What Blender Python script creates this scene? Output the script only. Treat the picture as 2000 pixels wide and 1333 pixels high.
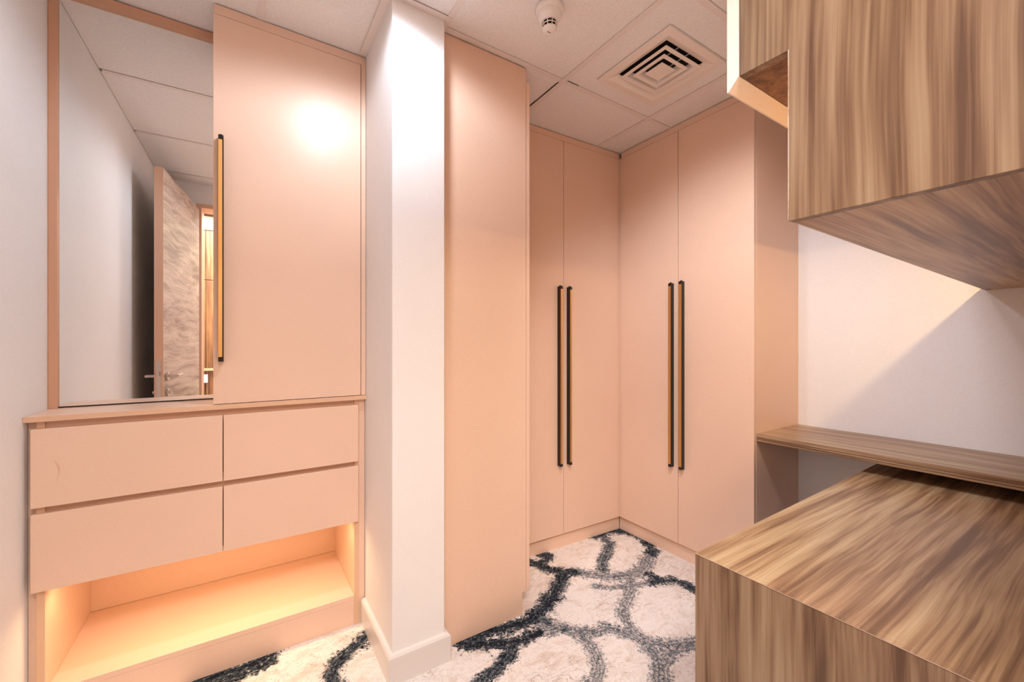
import bpy, bmesh, math
import numpy as np
from mathutils import Vector, Matrix

S = bpy.context.scene
COL = S.collection
for o in list(bpy.data.objects):
    bpy.data.objects.remove(o, do_unlink=True)

# ------------------------------------------------------------------ camera
cam = bpy.data.cameras.new('camera')
cam.sensor_width = 36
cam.lens = 36 * 797.441 / 2000
cam.shift_x = (1000 - 970.62) / 2000
cam.shift_y = (673.03 - 666.5) / 2000
cam.clip_start = 0.02
co = bpy.data.objects.new('camera', cam)
co.location = (0, 0, 1.185)
co.rotation_euler = (math.pi / 2, 0, -math.radians(31.875))
COL.objects.link(co)
S.camera = co

# ------------------------------------------------------------------ world, exposure
w = bpy.data.worlds.new('world')
w.use_nodes = True
w.node_tree.nodes['Background'].inputs[0].default_value = (1.0, 0.93, 0.86, 1)
w.node_tree.nodes['Background'].inputs[1].default_value = 0.3
S.world = w
S.view_settings.view_transform = 'Standard'
S.view_settings.look = 'None'
S.view_settings.gamma = 1
S.view_settings.use_curve_mapping = False
S.view_settings.exposure = 0.63

NEUTRAL = (1.0, 0.93, 0.90)
WARM = (1.0, 0.70, 0.40)


def spot(name, loc, power, color, radius=0.055, angle=168, blend=0.12, rot=(0, 0, 0)):
    l = bpy.data.lights.new(name, 'SPOT')
    l.energy = power; l.color = color; l.shadow_soft_size = radius
    l.spot_size = math.radians(angle); l.spot_blend = blend
    o = bpy.data.objects.new(name, l); o.location = loc; o.rotation_euler = rot
    COL.objects.link(o); return o


def strip(name, loc, sx, sy, power, color, rot=(0, 0, 0), spread=180):
    l = bpy.data.lights.new(name, 'AREA')
    l.shape = 'RECTANGLE'; l.size = sx; l.size_y = sy; l.energy = power; l.color = color
    l.spread = math.radians(spread)
    o = bpy.data.objects.new(name, l); o.location = loc; o.rotation_euler = rot
    COL.objects.link(o); return o


L_MAIN = spot('downlight_lamp', (0.357, 1.142, 2.385), 17.5, (0.88, 0.98, 1.12), blend=0.38)
L_CORR_FILL = strip('corridor_fill', (-0.25, -0.62, 2.55), 1.0, 0.5, 54, (1.0, 0.92, 0.86))  # unseen area light, added as fill through the doorway
L_NICHE = strip('niche_lamp', (-0.056, 1.83, 0.424), 0.82, 0.03, 1.35, (1.0, 0.69, 0.36))
L_UP = strip('cabinet_niche_lamp', (1.65, 0.12, 1.684), 1.60, 0.03, 5.8, (1.0, 0.62, 0.30), rot=(math.radians(14), 0, 0))
L_NOOK_FILL = spot('nook_fill_spot', (0.93, 0.62, 2.36), 50, (0.95, 0.94, 0.98), 0.12, 84, 0.85)  # unseen aimed spot, added to brighten the nook
L_NOOK_FILL.rotation_euler = (Vector((0.93, 0.62, 2.36)) - Vector((2.04, 1.14, 1.05))).to_track_quat('Z', 'Y').to_euler()

# ------------------------------------------------------------------ node helpers


def lin(c):
    r = []
    for v in c[:3]:
        v = v / 255
        r.append(v / 12.92 if v <= 0.04045 else ((v + 0.055) / 1.055) ** 2.4)
    return (*r, 1)


def new_mat(name):
    m = bpy.data.materials.new(name); m.use_nodes = True
    nt = m.node_tree
    return m, nt, nt.nodes['Principled BSDF']


def node(nt, kind, **kw):
    n = nt.nodes.new(kind)
    for k, v in kw.items():
        if k.startswith('i_'):
            n.inputs[k[2:].replace('_', ' ')].default_value = v
        else:
            setattr(n, k, v)
    return n


def ramp(nt, fac, stops, interp='LINEAR'):
    r = nt.nodes.new('ShaderNodeValToRGB')
    r.color_ramp.interpolation = interp
    e = r.color_ramp.elements
    while len(e) < len(stops): e.new(0.5)
    for el, (p, c) in zip(e, stops):
        el.position = p; el.color = c
    nt.links.new(fac, r.inputs[0])
    return r.outputs[0]


def mix(nt, fac, a, b, mode='MIX'):
    m = nt.nodes.new('ShaderNodeMix'); m.data_type = 'RGBA'; m.blend_type = mode
    for s, v in ((m.inputs[0], fac), (m.inputs[6], a), (m.inputs[7], b)):
        if isinstance(v, (int, float, tuple)): s.default_value = v
        else: nt.links.new(v, s)
    return m.outputs[2]


def mth(nt, op, a, b=None, c=None):
    m = nt.nodes.new('ShaderNodeMath'); m.operation = op
    for s, v in zip(m.inputs, (a, b, c)):
        if v is None: continue
        if isinstance(v, (int, float)): s.default_value = v
        else: nt.links.new(v, s)
    return m.outputs[0]


def coords(nt, scale=(1, 1, 1), rot=(0, 0, 0), loc=(0, 0, 0), geo=True):
    if geo:
        g = nt.nodes.new('ShaderNodeNewGeometry').outputs['Position']
    else:
        g = nt.nodes.new('ShaderNodeTexCoord').outputs['Object']
    mp = nt.nodes.new('ShaderNodeMapping')
    mp.inputs['Scale'].default_value = scale
    mp.inputs['Rotation'].default_value = rot
    mp.inputs['Location'].default_value = loc
    nt.links.new(g, mp.inputs[0])
    return mp.outputs[0]


def noise(nt, vec, scale=5, detail=3, rough=0.5, dist=0.0, out='Fac'):
    n = node(nt, 'ShaderNodeTexNoise')
    n.inputs['Scale'].default_value = scale; n.inputs['Detail'].default_value = detail
    n.inputs['Roughness'].default_value = rough; n.inputs['Distortion'].default_value = dist
    nt.links.new(vec, n.inputs['Vector'])
    return n.outputs[out]


def bump(nt, bs, h, strength=0.1, dist=0.001):
    b = nt.nodes.new('ShaderNodeBump'); b.inputs['Strength'].default_value = strength
    b.inputs['Distance'].default_value = dist
    nt.links.new(h, b.inputs['Height']); nt.links.new(b.outputs[0], bs.inputs['Normal'])


def speckled(name, c, amp=0.05, scale=260, rough=0.5, bs_=0.15, spec=0.5, blotch=0.02):
    """paint or laminate with a fine grain in colour and relief"""
    m, nt, b = new_mat(name)
    v = coords(nt)
    n1 = noise(nt, v, scale, 2, 0.6)
    n2 = noise(nt, v, 2.5, 3, 0.5)
    base = lin(c)
    lo = tuple(x * (1 - amp) for x in base[:3]) + (1,)
    hi = tuple(min(1, x * (1 + amp)) for x in base[:3]) + (1,)
    col = ramp(nt, n1, [(0.3, lo), (0.7, hi)])
    k = ramp(nt, n2, [(0.3, (1 - blotch,) * 3 + (1,)), (0.7, (1 + blotch,) * 3 + (1,))])
    nt.links.new(mix(nt, 1.0, col, k, 'MULTIPLY'), b.inputs['Base Color'])
    b.inputs['Roughness'].default_value = rough
    b.inputs['Specular IOR Level'].default_value = spec
    bump(nt, b, n1, bs_, 0.001)
    return m


def wood(name, axis, stops, rough=0.38, seed=0.0, freq=1.0, wave=1.0):
    """straight-grained veneer, the grain runs along `axis`"""
    m, nt, b = new_mat(name)
    long_, mid = 0.55, 3.2 * freq
    fine = 1.0
    sc = {'x': (0.045, 1, 1), 'y': (1, 0.045, 1), 'z': (1, 1, 0.05)}[axis]
    v0 = coords(nt, (1, 1, 1), loc=(seed, seed * 1.7, seed * 0.6))
    # slow wander of the grain
    wv = coords(nt, {'x': (0.9, 2, 2), 'y': (2, 0.9, 2), 'z': (2, 2, 0.9)}[axis], loc=(seed, 0, seed))
    wn = noise(nt, wv, 1.6, 2, 0.5, 0, 'Color')
    off = nt.nodes.new('ShaderNodeVectorMath'); off.operation = 'MULTIPLY_ADD'
    nt.links.new(wn, off.inputs[0])
    off.inputs[1].default_value = (0.075 * wave,) * 3
    nt.links.new(v0, off.inputs[2])
    mp = nt.nodes.new('ShaderNodeMapping'); mp.inputs['Scale'].default_value = sc
    nt.links.new(off.outputs[0], mp.inputs[0])
    vv = mp.outputs[0]
    big = noise(nt, vv, 11 * freq, 2, 0.5, 0.0)
    med = noise(nt, vv, 42 * freq, 2, 0.55, 0.0)
    mp2 = nt.nodes.new('ShaderNodeMapping')
    mp2.inputs['Scale'].default_value = {'x': (0.25, 1, 1), 'y': (1, 0.25, 1), 'z': (1, 1, 0.25)}[axis]
    nt.links.new(vv, mp2.inputs[0])
    fin = noise(nt, mp2.outputs[0], 170 * freq, 2, 0.7)
    f = mth(nt, 'ADD', mth(nt, 'MULTIPLY', big, 0.34), mth(nt, 'MULTIPLY', med, 0.42))
    f = mth(nt, 'ADD', f, mth(nt, 'MULTIPLY', fin, 0.24))
    col = ramp(nt, f, [(0.5 + (p - 0.5) * 0.68, lin(c)) for p, c in stops])
    tint = noise(nt, vv, 5 * freq, 1, 0.5)
    tc = ramp(nt, tint, [(0.35, (1.0, 0.95, 0.97, 1)), (0.65, (1.0, 1.0, 0.93, 1))])
    nt.links.new(mix(nt, 1.0, col, tc, 'MULTIPLY'), b.inputs['Base Color'])
    b.inputs['Roughness'].default_value = rough
    b.inputs['Specular IOR Level'].default_value = 0.5
    bump(nt, b, fin, 0.06, 0.0005)
    return m


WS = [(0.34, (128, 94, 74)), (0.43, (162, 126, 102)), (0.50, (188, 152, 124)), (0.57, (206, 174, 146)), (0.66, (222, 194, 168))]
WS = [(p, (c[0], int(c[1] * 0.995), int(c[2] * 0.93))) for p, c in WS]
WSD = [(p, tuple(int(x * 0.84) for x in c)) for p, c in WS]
M = {}
M['peach'] = speckled('peach_laminate', (239, 205, 182), 0.045, 300, 0.34, 0.10, 0.42)
M['peach_edge'] = speckled('peach_edge_band', (226, 184, 156), 0.02, 300, 0.4, 0.02)
M['frame_brown'] = speckled('peach_brown_edge_band', (214, 166, 136), 0.02, 300, 0.4, 0.02)
M['edge_tan'] = speckled('tan_edge_band', (228, 188, 156), 0.02, 300, 0.4, 0.02)
M['white'] = speckled('white_wall_paint', (244, 242, 242), 0.03, 220, 0.6, 0.25, 0.3)
M['skirt'] = speckled('white_gloss_skirting', (232, 226, 222), 0.02, 220, 0.3, 0.05, 0.5)
M['tile'] = speckled('mineral_ceiling_tile', (246, 240, 238), 0.11, 330, 0.9, 0.4, 0.1, 0.01)
M['bar'] = speckled('white_ceiling_grid', (240, 230, 226), 0.01, 200, 0.5, 0.0)
M['vent'] = speckled('white_enamel', (244, 232, 224), 0.01, 200, 0.4, 0.0)
M['cream'] = speckled('cream_laminate', (232, 220, 208), 0.03, 300, 0.4, 0.05)
M['wood_z'] = wood('walnut_vertical_grain', 'z', [(p, tuple(int(x * 0.67) for x in c)) for p, c in WS], seed=0.3, wave=0.45)  # same laminate as the desktop, darkened: shade of upright faces in the colour
M['wood_x'] = wood('walnut_cross_grain', 'x', [(p, tuple(min(255, int(x * 0.95)) for x in c)) for p, c in WS], 0.34, seed=2.1, wave=0.42)  # same laminate, lighter tone makes up for light missing on the desktop
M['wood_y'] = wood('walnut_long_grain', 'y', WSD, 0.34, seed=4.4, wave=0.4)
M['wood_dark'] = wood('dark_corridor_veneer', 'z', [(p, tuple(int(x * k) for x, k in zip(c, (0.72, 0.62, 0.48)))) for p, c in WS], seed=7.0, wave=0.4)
M['oak'] = wood('pale_oak_door', 'y', [(0.33, (150, 128, 112)), (0.45, (180, 158, 140)), (0.55, (202, 182, 164)), (0.68, (218, 200, 184))], 0.5, 1.0, 0.7, 1.6)


def plain(name, c, rough=0.5, metal=0.0, emit=None, es=1.0):
    m, nt, b = new_mat(name)
    v = coords(nt)
    n = noise(nt, v, 400, 2)
    bc = lin(c)
    col = ramp(nt, n, [(0.3, tuple(x * 0.95 for x in bc[:3]) + (1,)), (0.7, tuple(min(1, x * 1.05) for x in bc[:3]) + (1,))])
    nt.links.new(col, b.inputs['Base Color'])
    b.inputs['Roughness'].default_value = rough; b.inputs['Metallic'].default_value = metal
    if emit:
        b.inputs['Emission Color'].default_value = (*emit, 1); b.inputs['Emission Strength'].default_value = es
    return m


M['black'] = plain('black_anodised_metal', (20, 12, 12), 0.35, 0.0)
M['gold'] = plain('brushed_brass', (236, 192, 122), 0.42, 1.0)
M['steel'] = plain('satin_steel', (205, 195, 188), 0.3, 1.0)
M['dark'] = plain('dark_void', (14, 10, 9), 0.8)
M['plastic'] = plain('white_plastic', (242, 234, 228), 0.35)
M['glow_warm'] = plain('warm_led_diffuser', (255, 220, 170), 0.5, 0, (1.0, 0.72, 0.42), 1.5)
M['glow_white'] = plain('downlight_lens', (255, 245, 235), 0.5, 0, (1.0, 0.93, 0.88), 20)
M['edge_dark'] = plain('dark_edge_line', (96, 62, 46), 0.6)
m, nt, b = new_mat('mirror_glass')
b.inputs['Base Color'].default_value = (0.93, 0.93, 0.92, 1); b.inputs['Metallic'].default_value = 1; b.inputs['Roughness'].default_value = 0.0
M['mirror'] = m

# carpet: 'vein' attribute = distance to the printed vein network / vein width
m, nt, b = new_mat('marbled_carpet')
v = coords(nt)
at = nt.nodes.new('ShaderNodeAttribute'); at.attribute_name = 'vein'
d = at.outputs['Fac']
n_edge = noise(nt, v, 26, 5, 0.7, 1.2)
n_fine = noise(nt, v, 130, 4, 0.75, 0.5)
n_big = noise(nt, v, 5, 3, 0.6)
dd = mth(nt, 'ADD', d, mth(nt, 'MULTIPLY', mth(nt, 'SUBTRACT', n_edge, 0.5), 2.6))
dd = mth(nt, 'ADD', dd, mth(nt, 'MULTIPLY', mth(nt, 'SUBTRACT', n_fine, 0.5), 1.5))
mask = ramp(nt, dd, [(0.50, (1, 1, 1, 1)), (0.86, (0, 0, 0, 1))])
stv = coords(nt, (1, 1, 1))
streak = noise(nt, stv, 38, 5, 0.8, 2.5)
dark = nt.nodes.new('ShaderNodeAttribute'); dark.attribute_name = 'dark'
wv_ = mth(nt, 'SINE', mth(nt, 'ADD', mth(nt, 'MULTIPLY', d, 21.0), mth(nt, 'MULTIPLY', n_edge, 16.0)))
streak = mth(nt, 'ADD', streak, mth(nt, 'MULTIPLY', wv_, 0.055))
sk = mth(nt, 'SUBTRACT', streak, mth(nt, 'MULTIPLY', dark.outputs['Fac'], 0.20))
vc = ramp(nt, sk, [(0.26, lin((26, 28, 36))), (0.36, lin((66, 76, 84))), (0.44, lin((118, 124, 130))), (0.52, lin((158, 156, 158))), (0.60, lin((226, 212, 206)))])
base = ramp(nt, noise(nt, coords(nt, (1, 1.6, 1), (0, 0, 0.5)), 9, 6, 0.72, 1.0),
            [(0.30, lin((222, 204, 192))), (0.45, lin((238, 228, 222))), (0.55, lin((246, 240, 236))), (0.7, lin((230, 218, 214)))])
spk = ramp(nt, n_fine, [(0.30, (0.80, 0.77, 0.76, 1)), (0.50, (1, 1, 1, 1))])
base = mix(nt, 1.0, base, spk, 'MULTIPLY')
# thin brown scratches
cn = noise(nt, coords(nt, (1, 1.8, 1), (0, 0, 0.7)), 11, 6, 0.62, 1.6)
ln = mth(nt, 'ABSOLUTE', mth(nt, 'SUBTRACT', cn, 0.5))
cr = ramp(nt, ln, [(0.003, (1, 1, 1, 1)), (0.010, (0, 0, 0, 1))])
cm = ramp(nt, noise(nt, v, 5, 3), [(0.46, (0, 0, 0, 1)), (0.60, (0.8, 0.8, 0.8, 1))])
base = mix(nt, mix(nt, 1.0, cr, cm, 'MULTIPLY'), base, lin((120, 92, 76)))
nt.links.new(mix(nt, mask, base, vc), b.inputs['Base Color'])
b.inputs['Roughness'].default_value = 0.95; b.inputs['Specular IOR Level'].default_value = 0.1
bump(nt, b, noise(nt, v, 500, 2), 0.5, 0.003)
M['carpet'] = m

# ------------------------------------------------------------------ object helpers


def plain_name(n):
    return n


def link(name, me, mat, parent=None, **props):
    o = bpy.data.objects.new(name, me)
    COL.objects.link(o)
    if mat is not None and len(me.materials) == 0: me.materials.append(mat)
    if parent is not None: o.parent = parent
    for k, v in props.items(): o[k] = v
    return o


def wpos(o):
    p = Vector((0, 0, 0))
    while o is not None:
        p += o.location; o = o.parent
    return p


def finish(bm, name, mat, parent, bevel=0.0, smooth=False, props=None, center=None):
    """bm is in world coordinates; origin goes to `center` (default: bottom centre)"""
    if bevel:
        bmesh.ops.bevel(bm, geom=list(bm.edges), offset=bevel, segments=1, affect='EDGES', clamp_overlap=True)
    bmesh.ops.recalc_face_normals(bm, faces=list(bm.faces))
    if center is None:
        xs = [v.co for v in bm.verts]
        center = Vector(((min(c.x for c in xs) + max(c.x for c in xs)) / 2, (min(c.y for c in xs) + max(c.y for c in xs)) / 2, min(c.z for c in xs)))
    bmesh.ops.translate(bm, verts=bm.verts, vec=-center)
    me = bpy.data.meshes.new(name); bm.to_mesh(me); bm.free()
    if smooth:
        for p in me.polygons: p.use_smooth = True
    o = link(name, me, mat, parent, **(props or {}))
    o.location = center - (wpos(parent) if parent else Vector((0, 0, 0)))
    return o


def add_box(bm, x0, x1, y0, y1, z0, z1):
    vs = [bm.verts.new((x, y, z)) for x in (x0, x1) for y in (y0, y1) for z in (z0, z1)]
    for f in ((0, 1, 3, 2), (4, 6, 7, 5), (0, 4, 5, 1), (2, 3, 7, 6), (0, 2, 6, 4), (1, 5, 7, 3)):
        bm.faces.new([vs[i] for i in f])


def box(name, mat, x0, x1, y0, y1, z0, z1, parent=None, bevel=0.0, **props):
    bm = bmesh.new(); add_box(bm, x0, x1, y0, y1, z0, z1)
    return finish(bm, name, M[mat], parent, bevel, props=props)


def boxes(name, mat, lst, parent=None, bevel=0.0, **props):
    bm = bmesh.new()
    for l in lst: add_box(bm, *l)
    return finish(bm, name, M[mat], parent, bevel, props=props)


def prism(name, mat, pts, axis, a0, a1, parent=None, bevel=0.0, **props):
    """extrude polygon pts along axis; pts are the other two coords in order"""
    bm = bmesh.new()
    def mk(p, a):
        return {'x': (a, p[0], p[1]), 'y': (p[0], a, p[1]), 'z': (p[0], p[1], a)}[axis]
    A = [bm.verts.new(mk(p, a0)) for p in pts]; B = [bm.verts.new(mk(p, a1)) for p in pts]
    bm.faces.new(A); bm.faces.new(B[::-1])
    n = len(pts)
    for i in range(n): bm.faces.new((A[i], A[(i + 1) % n], B[(i + 1) % n], B[i]))
    return finish(bm, name, M[mat], parent, bevel, props=props)


def lathe(name, mat, prof, cx, cy, parent=None, seg=40, axis='z', props=None, smooth=True, ends=True):
    bm = bmesh.new(); rings = []
    for r, z in prof:
        rings.append([bm.verts.new((cx + r * math.cos(2 * math.pi * i / seg), cy + r * math.sin(2 * math.pi * i / seg), z)) for i in range(seg)])
    for a, b_ in zip(rings, rings[1:]):
        for i in range(seg): bm.faces.new((a[i], a[(i + 1) % seg], b_[(i + 1) % seg], b_[i]))
    if ends:
        bm.faces.new(rings[0]); bm.faces.new(rings[-1][::-1])
    return finish(bm, name, M[mat], parent, 0, smooth=False, props=props)


def thing(name, label, cat, loc, group=None):
    o = bpy.data.objects.new(name, None); COL.objects.link(o)
    o.location = loc; o['label'] = label; o['category'] = cat
    if group: o['group'] = group
    o.empty_display_size = 0.05
    return o


def struct_empty(name, loc=(0, 0, 0)):
    o = bpy.data.objects.new(name, None); COL.objects.link(o); o.location = loc; o['kind'] = 'structure'; return o


ST = dict(kind='structure')
ZC = 2.403

# ------------------------------------------------------------------ floor (carpet) with the vein network
VEINS = [  # points, half width, darkness
    ([[1.843, 1.818], [1.942, 1.821], [2.041, 1.789], [2.08, 1.706], [2.064, 1.612], [2.021, 1.546], [1.946, 1.495]], .030, .9),
    ([[1.882, 1.794], [1.854, 1.702], [1.755, 1.638], [1.659, 1.582], [1.606, 1.525]], .024, .5),
    ([[1.316, 1.806], [1.353, 1.74], [1.372, 1.671], [1.423, 1.613], [1.488, 1.572]], .026, .9),
    ([[1.488, 1.572], [1.534, 1.513], [1.584, 1.459], [1.676, 1.421], [1.755, 1.416], [1.824, 1.436], [1.944, 1.496]], .028, .1),
    ([[1.422, 1.821], [1.458, 1.799], [1.412, 1.758], [1.37, 1.762]], .024, .9),
    ([[1.415, 1.618], [1.339, 1.559], [1.257, 1.503], [1.16, 1.451], [1.059, 1.413], [0.965, 1.417], [0.875, 1.447], [0.74, 1.45]], .030, 1.),
    ([[0.744, 1.425], [0.798, 1.403], [0.866, 1.361], [0.915, 1.342], [0.979, 1.332], [1.056, 1.334]], .024, 1.),
    ([[1.056, 1.334], [1.11, 1.327], [1.156, 1.265], [1.217, 1.221], [1.285, 1.205], [1.329, 1.165], [1.354, 1.111], [1.375, 1.056], [1.415, 1.002], [1.526, 0.956]], .028, .1),
    ([[0.912, 1.338], [0.861, 1.301], [0.803, 1.275], [0.743, 1.253], [0.683, 1.226]], .024, .8),
    ([[1.158, 1.245], [1.166, 1.18], [1.142, 1.127], [1.108, 1.075], [1.032, 1.027]], .022, .0),
    ([[1.687, 1.419], [1.593, 1.329], [1.475, 1.271], [1.408, 1.224], [1.376, 1.148], [1.359, 1.114]], .022, .0),
    ([[1.464, 1.444], [1.522, 1.391], [1.602, 1.358], [1.72, 1.321]], .016, .1),
    ([[1.72, 1.321], [1.781, 1.302], [1.844, 1.263], [1.854, 1.22], [1.85, 1.169]], .024, .8),
    ([[1.775, 1.364], [1.779, 1.322], [1.767, 1.292]], .022, .9),
    ([[1.356, 1.085], [1.336, 1.017], [1.318, 0.964], [1.233, 0.902]], .026, .1),
    ([[1.434, 0.99], [1.346, 0.968], [1.303, 0.953]], .024, .1),
    ([[1.099, 1.387], [1.097, 1.335], [1.142, 1.294]], .024, .5),
    ([[0.444, 1.7], [0.373, 1.647], [0.299, 1.612], [0.252, 1.521]], .024, .8),
    ([[0.099, 1.783], [0.024, 1.758], [-0.047, 1.765], [-0.141, 1.776]], .022, 1.),
    ([[0.099, 1.783], [0.081, 1.735], [-0.005, 1.727], [-0.113, 1.748]], .020, .9),
    # beyond what the photograph shows
    ([[0.683, 1.226], [0.58, 1.16], [0.46, 1.19], [0.33, 1.28], [0.252, 1.521]], .026, .5),
    ([[1.032, 1.027], [0.93, 0.95], [0.80, 0.93], [0.68, 1.0], [0.58, 1.16]], .026, .3),
    ([[1.233, 0.902], [1.12, 0.82], [0.98, 0.82], [0.93, 0.95]], .026, .2),
    ([[0.46, 1.19], [0.40, 1.0], [0.47, 0.80], [0.66, 0.72], [0.80, 0.93]], .026, .6),
    ([[0.33, 1.28], [0.12, 1.25], [-0.08, 1.35], [-0.141, 1.776]], .026, .7),
    ([[-0.08, 1.35], [-0.25, 1.22], [-0.48, 1.30], [-0.60, 1.5]], .026, .4),
    ([[0.40, 1.0], [0.18, 0.90], [0.0, 0.98], [-0.25, 1.22]], .026, .4),
    ([[0.47, 0.80], [0.42, 0.55], [0.55, 0.35], [0.80, 0.35], [0.9, 0.6], [0.66, 0.72]], .026, .4),
    ([[0.0, 0.98], [-0.08, 0.7], [0.1, 0.5], [0.42, 0.55]], .026, .8),
    ([[-0.08, 0.7], [-0.35, 0.62], [-0.6, 0.75]], .026, .4),
    ([[0.1, 0.5], [0.0, 0.2], [0.2, -0.1], [0.5, -0.05], [0.55, 0.35]], .026, .4),
    ([[0.0, 0.2], [-0.3, 0.15], [-0.35, 0.62]], .026, .4),
    ([[0.2, -0.1], [0.1, -0.5], [-0.4, -0.6], [-0.3, 0.15]], .026, .4),
]
x0, x1, y0, y1, st = -1.3, 2.5, -1.3, 2.35, 0.0125
nx, ny = int((x1 - x0) / st) + 1, int((y1 - y0) / st) + 1
gx, gy = np.meshgrid(np.linspace(x0, x1, nx), np.linspace(y0, y1, ny))
P = np.stack([gx.ravel(), gy.ravel()], 1)
best = np.full(len(P), 9.0); dk = np.zeros(len(P))
for pts, wd, dark_ in VEINS:
    pts = np.array(pts)
    for a, b_ in zip(pts[:-1], pts[1:]):
        ab = b_ - a
        t = np.clip(((P - a) @ ab) / (ab @ ab), 0, 1)
        r = np.linalg.norm(P - (a + t[:, None] * ab), axis=1) / wd
        k = r < best
        best[k] = r[k]; dk[k] = dark_
me = bpy.data.meshes.new('floor')
idx = np.arange(nx * ny).reshape(ny, nx)
F = np.stack([idx[:-1, :-1], idx[:-1, 1:], idx[1:, 1:], idx[1:, :-1]], -1).reshape(-1, 4)
me.from_pydata([(p[0], p[1], 0.0) for p in P], [], F.tolist())
a_ = me.attributes.new('vein', 'FLOAT', 'POINT'); a_.data.foreach_set('value', best.astype(np.float32) * 0.5)
a_ = me.attributes.new('dark', 'FLOAT', 'POINT'); a_.data.foreach_set('value', dk.astype(np.float32))
link('floor', me, M['carpet'], None, kind='structure')
box('subfloor', 'dark', -1.3, 2.6, -1.35, 2.35, -0.05, -0.004, kind='structure').name = 'trim_1'

# ------------------------------------------------------------------ walls
XL, XR = -0.553, 2.489
box('wall_left', 'white', XL - 0.10, XL, -0.06, 2.30, 0, 2.42, **ST)
box('wall_right', 'white', XR, XR + 0.10, -0.82, 2.30, 0, 2.42, **ST)
box('wall_back', 'white', XL - 0.10, XR + 0.1, 2.30, 2.40, 0, 2.42, **ST)
# column that divides the two wardrobe recesses
box('wall_column', 'white', 0.443, 0.642, 1.405, 2.30, 0, 2.42, bevel=0.002, **ST)
# wall with the doorway the photographer stands in
box('wall_near_left', 'white', XL, -0.335, -0.06, 0.08, 0, 2.42, **ST)
box('wall_header', 'white', -0.335, 0.72, -0.06, 0.08, 2.25, 2.42, **ST)
box('wall_jamb', 'white', 0.62, 0.72, -1.25, -0.12, 0, 2.60, **ST)
box('wall_near_right', 'white', 0.72, XR, -0.82, -0.70, 0, 2.42, **ST)
# corridor behind the doorway
box('wall_corridor_left', 'white', -1.3, -1.2, -1.25, -0.06, 0, 2.62, **ST)
box('wall_corridor_front', 'white', -1.2, XL - 0.0, -0.06, 0.04, 0, 2.62, **ST)
box('wall_corridor_top', 'white', XL, 0.72, -0.06, -0.0, 2.43, 2.62, **ST)
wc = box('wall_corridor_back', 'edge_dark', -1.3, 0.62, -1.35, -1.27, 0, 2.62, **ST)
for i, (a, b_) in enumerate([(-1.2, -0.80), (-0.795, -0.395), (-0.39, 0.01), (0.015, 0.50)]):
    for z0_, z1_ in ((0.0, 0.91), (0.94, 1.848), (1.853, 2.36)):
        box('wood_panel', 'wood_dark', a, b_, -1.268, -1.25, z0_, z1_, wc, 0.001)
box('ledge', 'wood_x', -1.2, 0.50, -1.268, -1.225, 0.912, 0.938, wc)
t = thing('switch_plate', 'white switch plate on the wood panels, seen in the mirror past the open door', 'switch', (-0.41, -1.25, 0.80))
box('plate', 'plastic', -0.46, -0.375, -1.249, -1.240, 0.79, 0.875, t, 0.002)
box('rocker', 'plastic', -0.445, -0.390, -1.2395, -1.236, 0.805, 0.86, t, 0.001)
t = thing('corridor_strip_light', 'bright warm light strip above the wood panels, seen in the mirror', 'light', (-0.35, -1.25, 2.37))
box('diffuser', 'glow_warm', -1.18, 0.48, -1.268, -1.235, 2.372, 2.44, t)
box('housing', 'wood_x', -1.18, 0.48, -1.268, -1.225, 2.441, 2.50, t)

# door lining and the open door leaf (both seen in the mirror)
dl = struct_empty('trim_2', (0.08, 0.0, 0))
box('jamb_lining', 'peach_edge', -0.335, -0.305, -0.065, 0.095, 0, 2.22, dl, 0.002)
box('jamb_lining', 'peach_edge', 0.59, 0.619, -0.20, -0.10, 0, 2.22, dl, 0.002)
box('head_lining', 'peach_edge', -0.335, 0.60, -0.065, 0.095, 2.221, 2.249, dl, 0.002)

door = struct_empty('door_1', (-0.318, 0.12, 0))
bm = bmesh.new()
ang = math.atan2(0.80, -0.092)       # leaf runs from the hinge toward the mirror, ajar from the left wall
ux, uy = math.cos(ang), math.sin(ang)
nxv, nyv = -uy, ux                    # towards the left wall
h0 = Vector((-0.318, 0.12, 0))


def leaf(s, tt, z):
    return (h0.x + ux * s + nxv * tt, h0.y + uy * s + nyv * tt, z)


def leaf_box(name, mat, s0, s1, t0, t1, z0_, z1_, parent, bevel=0.0):
    bm = bmesh.new()
    vs = [bm.verts.new(leaf(s, tt, z)) for s in (s0, s1) for tt in (t0, t1) for z in (z0_, z1_)]
    for f in ((0, 1, 3, 2), (4, 6, 7, 5), (0, 4, 5, 1), (2, 3, 7, 6), (0, 2, 6, 4), (1, 5, 7, 3)):
        bm.faces.new([vs[i] for i in f])
    return finish(bm, name, M[mat], parent, bevel)


leaf_box('leaf', 'oak', 0.0, 0.796, 0.0, 0.042, 0.01, 2.20, door, 0.001)
leaf_box('leaf_edge', 'peach_edge', 0.7962, 0.8, 0.0, 0.042, 0.01, 2.20, door)
leaf_box('lock_plate', 'steel', 0.8002, 0.802, 0.010, 0.032, 0.87, 1.09, door)
leaf_box('latch', 'steel', 0.8022, 0.812, 0.015, 0.027, 1.005, 1.03, door)


def tube(bm, p0, p1, r, seg=14):
    p0, p1 = Vector(p0), Vector(p1)
    d_ = (p1 - p0).normalized()
    u_ = d_.orthogonal().normalized(); v_ = d_.cross(u_)
    A = [bm.verts.new(p0 + (u_ * math.cos(2 * math.pi * i / seg) + v_ * math.sin(2 * math.pi * i / seg)) * r) for i in range(seg)]
    B = [bm.verts.new(p1 + (u_ * math.cos(2 * math.pi * i / seg) + v_ * math.sin(2 * math.pi * i / seg)) * r) for i in range(seg)]
    bm.faces.new(A[::-1]); bm.faces.new(B)
    for i in range(seg): bm.faces.new((A[i], A[(i + 1) % seg], B[(i + 1) % seg], B[i]))


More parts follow.
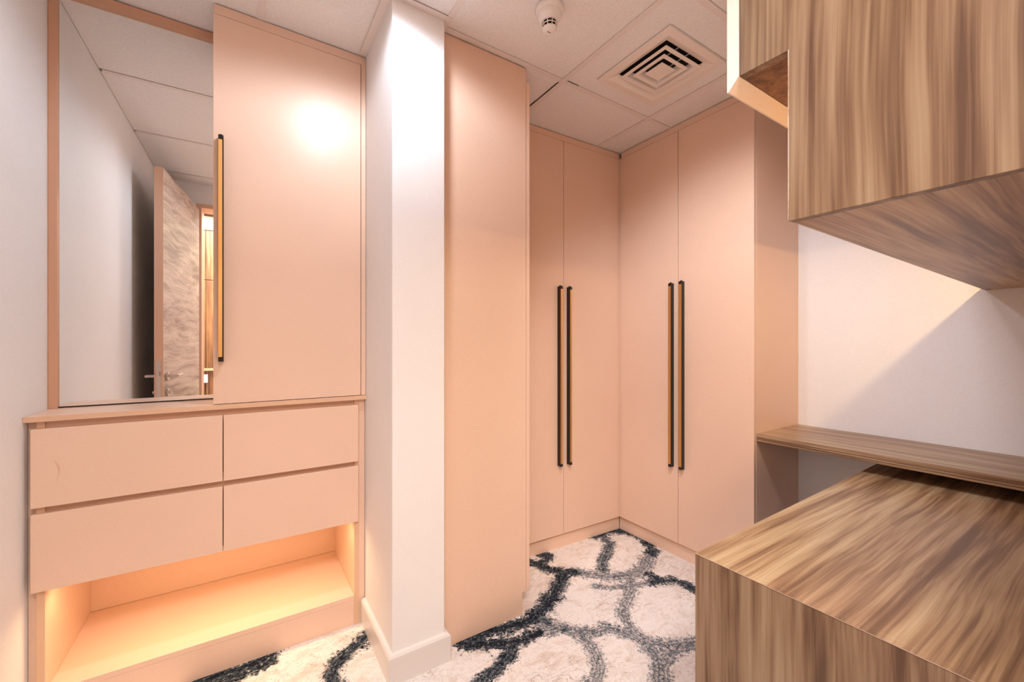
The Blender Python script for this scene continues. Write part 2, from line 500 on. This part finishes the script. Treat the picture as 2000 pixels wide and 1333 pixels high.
for side in (-1, 1):
    o_ = -0.0005 if side < 0 else 0.0425
    bm = bmesh.new()
    tube(bm, leaf(0.74, o_, 1.0), leaf(0.74, o_ + side * 0.010, 1.0), 0.026, 24)
    tube(bm, leaf(0.74, o_, 1.0), leaf(0.74, o_ + side * 0.052, 1.0), 0.010)
    tube(bm, leaf(0.745, o_ + side * 0.050, 1.0), leaf(0.65, o_ + side * 0.050, 1.0), 0.0095)
    tube(bm, leaf(0.655, o_ + side * 0.050, 1.0), leaf(0.615, o_ + side * 0.040, 1.004), 0.0085)
    finish(bm, 'lever_handle', M['steel'], door)
    bm = bmesh.new()
    tube(bm, leaf(0.74, o_, 0.905), leaf(0.74, o_ + side * 0.010, 0.905), 0.025, 24)
    tube(bm, leaf(0.74, o_, 0.905), leaf(0.74, o_ + side * 0.022, 0.905), 0.010)
    finish(bm, 'key_cylinder', M['steel'], door)
bm = bmesh.new()
add_box(bm, *(leaf(0.74, 0.0, 0)[0] + 0.030, leaf(0.74, 0.0, 0)[0] + 0.060, leaf(0.74, 0, 0)[1] - 0.001, leaf(0.74, 0, 0)[1] + 0.001, 0.89, 0.915))
finish(bm, 'key', M['steel'], door)

# ------------------------------------------------------------------ ceiling: grid, tiles, wall angles
ceil = box('ceiling', 'dark', -1.3, 2.6, -1.35, 2.4, 2.62, 2.66, **ST)
box('ceiling_slab', 'white', XL, XR, 0.0, 2.30, 2.425, 2.43, **ST).name = 'trim_3'
box('ceiling_slab', 'white', 0.62, XR, -0.70, 0.0, 2.425, 2.43, **ST).name = 'trim_4'
grid = struct_empty('trim_5', (1.0, 1.0, ZC))
xs = [-0.543, 0.057, 0.657, 1.257, 1.857, 2.457]
ys = [-0.958, -0.358, 0.242, 0.842, 1.442, 2.042, 2.642]
HB = 0.012
for x in xs[1:]:
    box('grid_bar', 'bar', x - HB, x + HB, 0.08 if x < 0.6 else (0.0 if x < 0.64 else -0.68), 2.28, ZC - 0.0015, ZC + 0.0005, grid)
for j, y in enumerate(ys[1:-1]):
    for a, b_ in zip([XL] + xs[1:], xs[1:] + [XR]):
        if y < 0 and a < 0.65: continue
        if b_ - a < 0.05: continue
        box('grid_bar', 'bar', a + HB + 0.0004, b_ - HB - 0.0004, y - HB, y + HB, ZC - 0.0015, ZC + 0.0005, grid)
GAP = 0.0112
for i in range(len(xs) - 1):
    for j in range(len(ys) - 1):
        a, b_ = xs[i] + GAP, min(xs[i + 1] - GAP, XR - 0.001); c, d_ = ys[j] + GAP, min(ys[j + 1] - GAP, 2.298)
        if i == 0: a = XL + 0.002
        if j == 0: c = -0.698
        if i < 2 and ys[j] < 0:
            if ys[j + 1] < 0.3 and ys[j + 1] > 0: c = 0.082
            else: continue
        if i == 5: continue
        if c >= d_ or a >= b_: continue
        z0_, z1_ = ZC + 0.0020, ZC + 0.017
        if i == 3 and j == 3:      # tile with the diffuser
            vx, vy, h = 1.573, 1.158, 0.165
            boxes('ceiling_tile', 'tile', [(a, vx - h, c, d_, z0_, z1_), (vx + h, b_, c, d_, z0_, z1_), (vx - h, vx + h, c, vy - h, z0_, z1_), (vx - h, vx + h, vy + h, d_, z0_, z1_)], grid)
        elif (i, j) == (2, 4):      # this one has slid, leaving a dark gap along its edges
            box('ceiling_tile', 'tile', a, b_ - 0.004, c + 0.0, d_, z0_, z1_, grid)
        else:
            box('ceiling_tile', 'tile', a, b_, c, d_, z0_, z1_, grid)
boxes('wall_angle', 'bar', [(0.413, 0.443, 1.38, 1.742, ZC - 0.003, ZC - 0.0016), (0.443, 0.668, 1.38, 1.405, ZC - 0.003, ZC - 0.0016)], grid)
# thin dark joint where the tiles slid apart
boxes('shadow_gap', 'dark', [(1.2415, 1.2448, 1.46, 2.02, ZC - 0.0022, ZC - 0.0016), (1.272, 1.34, 1.4265, 1.4295, ZC - 0.0022, ZC - 0.0016)], grid)

# ------------------------------------------------------------------ skirting
prof = [(0.0, 0.0), (0.016, 0.0), (0.018, 0.085), (0.0175, 0.096), (0.012, 0.103), (0.0, 0.105)]


def skirting(name, path, out, sgn):
    """path: list of (x,y) corner points; swept with mitred corners; `out` offset direction per vertex"""
    bm = bmesh.new(); rings = []
    for (x, y), (ox, oy) in zip(path, out):
        rings.append([bm.verts.new((x + ox * p, y + oy * p, z)) for p, z in prof])
    for A, B in zip(rings, rings[1:]):
        for k in range(len(prof)):
            k2 = (k + 1) % len(prof)
            bm.faces.new((A[k], A[k2], B[k2], B[k]))
    bm.faces.new(rings[0]); bm.faces.new(rings[-1][::-1])
    return finish(bm, name, M['skirt'], None, props=ST)


skirting('baseboard_column', [(0.443, 1.778), (0.443, 1.405), (0.642, 1.405), (0.642, 1.458)], [(-1, 0), (-1, -1), (1, -1), (1, 0)], 1)
skirting('baseboard_left', [(XL, 0.10), (XL, 1.76)], [(1, 0), (1, 0)], 1)

# ------------------------------------------------------------------ left: drawer cabinet
YL = 1.763
cab = thing('drawer_cabinet', 'low peach drawer cabinet with a glowing open niche at its foot, under the mirror', 'cabinet', (-0.06, YL, 0))
CX0, CX1 = -0.5515, 0.4425
box('side_panel', 'peach', -0.530, -0.512, YL + 0.019, 2.24, 0.0, 0.951, cab)
box('side_panel', 'peach', 0.399, 0.417, YL + 0.019, 2.24, 0.0, 0.951, cab)
box('back_panel', 'peach', -0.5118, 0.3988, 2.222, 2.24, 0.124, 0.951, cab)
box('niche_shelf', 'peach', -0.5118, 0.3988, YL + 0.0205, 2.2215, 0.105, 0.1235, cab, 0.0004)
for a in (-0.530, 0.399):
    box('edge_band', 'edge_tan', a, a + 0.018, YL + 0.0182, YL + 0.0188, 0.0, 0.951, cab)
box('filler_strip', 'peach', CX0, -0.531, YL + 0.034, YL + 0.05, 0.0, 0.951, cab, label='narrow peach filler strip against the wall')
box('filler_strip', 'peach', 0.418, CX1 - 0.001, YL + 0.021, YL + 0.036, 0.0, 0.951, cab)
box('plinth', 'peach', -0.5118, 0.3988, YL + 0.021, YL + 0.037, 0.0, 0.1045, cab)
box('rail', 'peach_edge', -0.5118, 0.3988, YL + 0.024, YL + 0.04, 0.90, 0.951, cab)
box('rail', 'peach_edge', -0.5118, 0.3988, YL + 0.024, YL + 0.04, 0.655, 0.72, cab)
box('niche_top', 'peach', -0.5118, 0.3988, YL + 0.024, 2.2215, 0.436, 0.452, cab)
for (a, b_) in ((-0.5375, -0.0625), (-0.0595, 0.411)):
    for (z0_, z1_, nm) in ((0.694, 0.9305, 1), (0.441, 0.6745, 0)):
        dr = box('drawer', 'peach', a, b_, YL, YL + 0.018, z0_, z1_, cab, 0.0008)
        # bevelled finger pull behind the top edge
        prism('finger_pull', 'peach_edge', [(YL + 0.0185, z1_ - 0.035), (YL + 0.0235, z1_ - 0.035), (YL + 0.0235, z1_ - 0.004)], 'x', a + 0.03, b_ - 0.03, dr)
        if nm and a < -0.1:
            bm = bmesh.new(); pts = [(-0.4875, 0.833), (-0.481, 0.822), (-0.4765, 0.808), (-0.4765, 0.795), (-0.479, 0.780), (-0.4805, 0.765)]
            rr = [0.0008, 0.0022, 0.0026, 0.0014, 0.0008, 0.0004]
            ring = []
            for (px_, pz_), r_ in zip(pts, rr):
                ring.append([bm.verts.new((px_ + r_ * math.cos(t_) * 0.9, YL - 0.0001 - abs(math.sin(t_)) * r_ * 0.5, pz_ + 0.0)) for t_ in np.linspace(0, math.pi, 6)])
            for A, B in zip(ring, ring[1:]):
                for k in range(5): bm.faces.new((A[k], A[k + 1], B[k + 1], B[k]))
            finish(bm, 'scuff_mark', M['peach_edge'], dr)
boxes('led_strip', 'glow_warm', [(-0.50, 0.387, YL + 0.05, YL + 0.062, 0.431, 0.4355)], cab, label='warm LED strip in the niche')

wt = box('countertop', 'peach', XL + 0.001, 0.4425, YL - 0.001, 2.0, 0.952, 0.969, None, 0.001)
box('edge_band', 'edge_tan', XL + 0.001, 0.4425, YL - 0.0018, YL - 0.0011, 0.9525, 0.9685, wt)
wt['label'] = 'peach countertop over the drawers, in front of the mirror'; wt['category'] = 'countertop'


def handle(parent, cx, cy, z0_, z1_, facing, w_=0.015, d_=0.030):
    """long bar pull: black body, brass front strip. facing: '-y' or '-x'"""
    def bx(a0, a1, o0, o1, z0, z1):   # a: across, o: outward distance from door face
        if facing == '-y': return (cx + a0, cx + a1, cy - o1, cy - o0, z0, z1)
        return (cx - o1, cx - o0, cy + a0, cy + a1, z0, z1)
    h = w_ / 2
    grp = boxes('handle', 'black', [bx(-h, h, 0.0005, d_ - 0.0025, z0_, z1_), bx(-h, h, d_ - 0.0025, d_, z0_, z0_ + 0.016), bx(-h, h, d_ - 0.0025, d_, z1_ - 0.016, z1_)], parent)
    boxes('brass_strip', 'gold', [bx(-h + 0.0005, h - (0.0036 if facing == '-y' else 0.0012), d_ - 0.0024, d_ + 0.0015, z0_ + 0.0165, z1_ - 0.0165)], grp)
    boxes('end_cap', 'black', [bx(-0.004, 0.004, d_ * 0.4, d_ * 0.75, z1_, z1_ + 0.005)], grp)
    return grp


# tall cabinet right of the mirror
tall = thing('tall_cabinet', 'tall single-door peach cabinet standing on the countertop right of the mirror', 'cabinet', (0.17, YL, 0.969))
box('side_panel', 'peach', -0.089, -0.071, YL + 0.0195, 2.28, 0.971, 2.400, tall)
box('side_panel', 'peach', 0.4235, 0.4415, YL + 0.004, 2.28, 0.971, 2.400, tall)
box('back_panel', 'peach', -0.0708, 0.4233, 2.262, 2.28, 0.971, 2.400, tall)
box('top_filler', 'peach', -0.089, 0.4233, YL + 0.003, YL + 0.019, 2.366, 2.400, tall)
dr = box('door', 'peach', -0.090, 0.4205, YL, YL + 0.018, 0.9715, 2.3635, tall, 0.0008)
handle(dr, -0.0665, YL - 0.0002, 1.124, 1.924, '-y', 0.0155, 0.028)

# mirror
mir = thing('wall_mirror', 'tall mirror in a peach frame above the countertop beside the left wall', 'mirror', (-0.31, 1.955, 0.9695))
box('frame', 'frame_brown', XL + 0.001, -0.5305, 1.945, 1.975, 0.9695, 2.400, mir, label='narrow left side of the frame')
box('frame', 'frame_brown', -0.5303, -0.0892, 1.938, 1.975, 2.372, 2.400, mir, label='top of the frame')
g = prism('glass', 'mirror', [(-0.5303, 1.955), (-0.0892, 1.955 - 0.0104 * 0.4411), (-0.0892, 1.962), (-0.5303, 1.967)], 'z', 0.974, 2.3715, mir)
box('bottom_track', 'black', -0.5303, -0.0892, 1.956, 1.975, 0.9695, 0.9738, mir)

# ------------------------------------------------------------------ wardrobe seen from its side (behind the column)
wd = thing('side_wardrobe', 'peach wardrobe seen side-on, right behind the white column', 'wardrobe', (0.86, 1.62, 0))
prism('side_panel', 'peach', [(0.6425, 0), (1.038, 0), (1.038, 0.0995), (1.058, 0.0995), (1.058, 2.400), (0.6425, 2.400)], 'y', 1.459, 1.477, wd, 0.0005)
box('door', 'peach', 1.0605, 1.0785, 1.4605, 1.797, 0.0995, 2.345, wd, 0.0008)
box('top_filler', 'peach', 1.040, 1.0580, 1.4775, 1.797, 2.35, 2.400, wd)
box('plinth', 'peach', 1.015, 1.033, 1.4775, 1.80, 0, 0.099, wd)
box('back_panel', 'peach', 0.6425, 0.66, 1.4775, 1.80, 0.0, 2.40, wd)

# back wardrobe (two doors) and right wardrobe (two doors)
YO, tO = 1.807, -0.024
bw = thing('back_wardrobe', 'two-door orange-peach wardrobe at the back of the nook, left of the inner corner', 'wardrobe', (1.57, 1.81, 0))


def yo(x): return YO + tO * (x - 1.6)


def obox(name, mat, xa, xb, o0, o1, z0_, z1_, parent, bevel=0.0, **props):
    """box whose front follows the slightly turned line of the back wardrobe"""
    bm = bmesh.new()
    vs = [bm.verts.new((x, yo(x) + o, z)) for x in (xa, xb) for o in (o0, o1) for z in (z0_, z1_)]
    for f in ((0, 1, 3, 2), (4, 6, 7, 5), (0, 4, 5, 1), (2, 3, 7, 6), (0, 2, 6, 4), (1, 5, 7, 3)):
        bm.faces.new([vs[i] for i in f])
    return finish(bm, name, M[mat], parent, bevel, props=props)


obox('carcass', 'peach', 1.083, 2.40, 0.021, 0.45, 0.086, 2.400, bw)
obox('top_filler', 'peach', 1.083, 2.036, 0.003, 0.0205, 2.366, 2.400, bw)
obox('corner_filler', 'peach', 2.0265, 2.0540, 0.004, 0.0205, 0.086, 2.365, bw)
obox('plinth', 'peach', 1.083, 2.055, 0.020, 0.038, 0, 0.0855, bw)
d1 = obox('door', 'peach', 1.13, 1.5785, 0, 0.018, 0.0865, 2.3635, bw, 0.0008)
d2 = obox('door', 'peach', 1.5815, 2.024, 0, 0.018, 0.0865, 2.3635, bw, 0.0008)
handle(d1, 1.5405, yo(1.54) - 0.0006, 0.488, 1.517, '-y')
handle(d2, 1.6095, yo(1.61) - 0.0006, 0.488, 1.517, '-y')

rw = thing('right_wardrobe', 'two-door pinkish wardrobe on the right, its end panel touching the wall shelf', 'wardrobe', (2.26, 1.39, 0))
XP = 2.038
box('end_panel', 'peach', XP + 0.020, XR - 0.001, 0.990, 1.008, 0.0, 2.400, rw, 0.0005)
box('top_filler', 'peach', XP + 0.003, XP + 0.0195, 0.991, 1.785, 2.366, 2.400, rw)
box('plinth', 'peach', XP + 0.020, XP + 0.038, 1.0085, 1.8135, 0, 0.0855, rw)
box('carcass', 'peach', XP + 0.0205, XR - 0.001, 1.0085, 1.79, 0.086, 2.400, rw)
p1 = box('door', 'peach', XP, XP + 0.018, 1.3875, 1.784, 0.0865, 2.3635, rw, 0.0008)
p2 = box('door', 'peach', XP, XP + 0.018, 0.991, 1.3845, 0.0865, 2.3635, rw, 0.0008)
box('corner_filler', 'peach', XP + 0.003, XP + 0.0145, 1.7855, 1.7995, 0.0865, 2.365, rw)
handle(p1, XP - 0.0002, 1.418, 0.505, 1.524, '-x')
handle(p2, XP - 0.0002, 1.354, 0.505, 1.527, '-x')

# ------------------------------------------------------------------ right: wood shelf along the wall
sh = thing('wall_shelf', 'long brown wood-grain shelf along the right wall above the desk', 'shelf', (2.27, 0.15, 0.728))
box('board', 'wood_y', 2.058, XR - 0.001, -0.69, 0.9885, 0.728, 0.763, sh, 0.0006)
for z in (0.7375, 0.7465):
    box('edge_groove', 'edge_dark', 2.0568, 2.0576, -0.69, 0.988, z, z + 0.0012, sh)
box('edge_lip', 'wood_y', 2.054, 2.0576, -0.69, 0.988, 0.7295, 0.7368, sh)

# desk / counter block in the right foreground
dk_ = thing('desk_block', 'large brown wood-grain counter block in the right foreground', 'desk', (1.65, 0.1, 0))
td = 0.024


def yd(x): return 0.587 + td * (x - 0.93)


def slab(name, mat, xa, xb, ya_off, yb, z0_, z1_, parent, bevel=0.0008):
    bm = bmesh.new()
    pts = [(xa, yd(xa) + ya_off), (xb, yd(xb) + ya_off), (xb, yb), (xa, yb)]
    A = [bm.verts.new((x, y, z0_)) for x, y in pts]; B = [bm.verts.new((x, y, z1_)) for x, y in pts]
    bm.faces.new(A); bm.faces.new(B[::-1])
    for i in range(4): bm.faces.new((A[i], A[(i + 1) % 4], B[(i + 1) % 4], B[i]))
    return finish(bm, name, M[mat], parent, bevel)


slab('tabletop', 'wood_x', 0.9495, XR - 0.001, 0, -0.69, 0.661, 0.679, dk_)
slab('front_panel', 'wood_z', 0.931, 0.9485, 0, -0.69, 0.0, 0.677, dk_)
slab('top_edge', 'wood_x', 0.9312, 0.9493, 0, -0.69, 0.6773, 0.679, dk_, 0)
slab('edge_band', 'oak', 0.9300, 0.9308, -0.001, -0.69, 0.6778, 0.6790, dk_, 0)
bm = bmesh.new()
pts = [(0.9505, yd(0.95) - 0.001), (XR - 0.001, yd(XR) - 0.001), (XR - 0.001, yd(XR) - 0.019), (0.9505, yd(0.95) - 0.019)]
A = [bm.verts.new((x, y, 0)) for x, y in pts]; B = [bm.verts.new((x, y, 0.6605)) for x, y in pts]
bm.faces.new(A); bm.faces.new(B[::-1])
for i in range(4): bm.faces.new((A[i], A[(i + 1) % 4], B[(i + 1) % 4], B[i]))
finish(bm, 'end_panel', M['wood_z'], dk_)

# upper cabinet with its lit, open-ended lower niche
up = thing('upper_cabinet', 'large wood-grain wall cabinet hanging over the desk, a notch at its far lower corner', 'cabinet', (1.65, -0.15, 1.399))
XU = 0.804
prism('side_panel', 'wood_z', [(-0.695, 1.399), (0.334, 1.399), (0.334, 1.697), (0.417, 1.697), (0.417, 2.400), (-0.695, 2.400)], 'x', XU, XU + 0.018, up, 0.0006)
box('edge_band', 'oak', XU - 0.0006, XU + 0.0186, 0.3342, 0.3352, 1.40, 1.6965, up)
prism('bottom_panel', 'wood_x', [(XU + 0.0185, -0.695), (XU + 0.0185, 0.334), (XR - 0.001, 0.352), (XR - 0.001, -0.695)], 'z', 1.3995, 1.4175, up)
box('shelf', 'wood_dark', XU + 0.0185, XR - 0.001, -0.695, 0.4165, 1.6975, 1.7155, up)  # darker veneer stands in for the shade on the shelf underside
box('led_strip', 'glow_warm', 0.86, 2.44, 0.112, 0.128, 1.6865, 1.697, up, label='warm LED strip under the inner shelf')
# end door with a 45 degree bevelled lower edge
prism('door', 'cream', [(0.418, 1.697), (0.437, 1.676), (0.440, 1.676), (0.440, 2.385), (0.418, 2.385)], 'x', XU - 0.001, XR - 0.004, up, label='cream end door with a bevelled lower edge')
box('top_filler', 'cream', XU + 0.002, XR - 0.002, 0.420, 0.438, 2.386, 2.400, up)

# ------------------------------------------------------------------ ceiling fittings
vx, vy = 1.573, 1.158
vt = thing('ceiling_vent', 'square white air diffuser with nested louvres in the ceiling', 'air vent', (vx, vy, ZC))


def ring_square(name, prof_, mat, parent):
    """prof_: list of (half size, z): square rings joined into a sheet"""
    bm = bmesh.new(); rings = []
    for h, z in prof_:
        rings.append([bm.verts.new((vx + sx * h, vy + sy * h * 0.985, z)) for sx, sy in ((-1, -1), (1, -1), (1, 1), (-1, 1))])
    n = len(rings)
    for k in range(n):
        A, B = rings[k], rings[(k + 1) % n]
        for i in range(4): bm.faces.new((A[i], A[(i + 1) % 4], B[(i + 1) % 4], B[i]))
    return finish(bm, name, M[mat], parent)


zb = ZC - 0.001
ring_square('frame', [(0.192, zb), (0.190, zb - 0.006), (0.158, zb - 0.007), (0.125, zb + 0.009), (0.125, zb + 0.011), (0.160, zb - 0.002)], 'vent', vt)
for r_ in (0.120, 0.083):
    ring_square('louvre', [(r_, zb - 0.007), (r_ - 0.017, zb - 0.007), (r_ - 0.028, zb + 0.016), (r_ - 0.0295, zb + 0.016), (r_ - 0.019, zb - 0.0055), (r_, zb - 0.0055)], 'vent', vt)
box('centre_plate', 'vent', vx - 0.045, vx + 0.045, vy - 0.044, vy + 0.044, zb - 0.007, zb - 0.004, vt)
boxes('plenum', 'dark', [(vx - 0.16, vx + 0.16, vy - 0.16, vy + 0.16, ZC + 0.020, ZC + 0.0215)], vt)
for s_ in (-0.035, 0.035):
    box('brace', 'bar', vx + s_ - 0.002, vx + s_ + 0.002, vy - 0.118, vy + 0.118, zb + 0.0165, zb + 0.0195, vt)

dx, dy = 0.945, 1.158
dt = thing('smoke_detector', 'round white smoke detector on the ceiling between column and air vent', 'smoke detector', (dx, dy, ZC))
zt = ZC - 0.0018
lathe('base', 'plastic', [(0.051, zt), (0.051, zt - 0.008), (0.047, zt - 0.016), (0.044, zt - 0.018)], dx, dy, dt)
lathe('body', 'plastic', [(0.042, zt - 0.0182), (0.040, zt - 0.030), (0.034, zt - 0.042), (0.0295, zt - 0.050)], dx, dy, dt)
lathe('sensor_core', 'dark', [(0.025, zt - 0.0502), (0.022, zt - 0.069)], dx, dy, dt)
bm = bmesh.new()
for k in range(10):
    a = 2 * math.pi * k / 10
    p0 = (dx + 0.0285 * math.cos(a), dy + 0.0285 * math.sin(a), zt - 0.0502); p1 = (dx + 0.0245 * math.cos(a), dy + 0.0245 * math.sin(a), zt - 0.0695)
    tube(bm, p0, p1, 0.0016, 6)
finish(bm, 'cage_ribs', M['plastic'], dt)
bm = bmesh.new(); seg = 40
rg = []
for r_, z in ((0.0278, zt - 0.0588), (0.0278, zt - 0.0612), (0.0255, zt - 0.0612), (0.0255, zt - 0.0588)):
    rg.append([bm.verts.new((dx + r_ * math.cos(2 * math.pi * i / seg), dy + r_ * math.sin(2 * math.pi * i / seg), z)) for i in range(seg)])
for k in range(4):
    A, B = rg[k], rg[(k + 1) % 4]
    for i in range(seg): bm.faces.new((A[i], A[(i + 1) % seg], B[(i + 1) % seg], B[i]))
finish(bm, 'cage_ring', M['plastic'], dt)
lathe('cap', 'plastic', [(0.0262, zt - 0.0697), (0.0252, zt - 0.074), (0.021, zt - 0.080), (0.014, zt - 0.083)], dx, dy, dt)
boxes('test_slot', 'dark', [(dx - 0.009, dx + 0.005, dy - 0.001, dy + 0.001, zt - 0.0838, zt - 0.0832)], dt)

dn = thing('downlight', 'round recessed ceiling downlight in front of the column', 'light', (0.357, 1.142, ZC))
lathe('trim_ring', 'plastic', [(0.075, ZC + 0.002), (0.075, ZC - 0.003), (0.062, ZC - 0.004), (0.060, ZC + 0.002)], 0.357, 1.142, dn, ends=False)
lathe('lens', 'glow_white', [(0.059, ZC + 0.0015), (0.059, ZC - 0.0005)], 0.357, 1.142, dn)
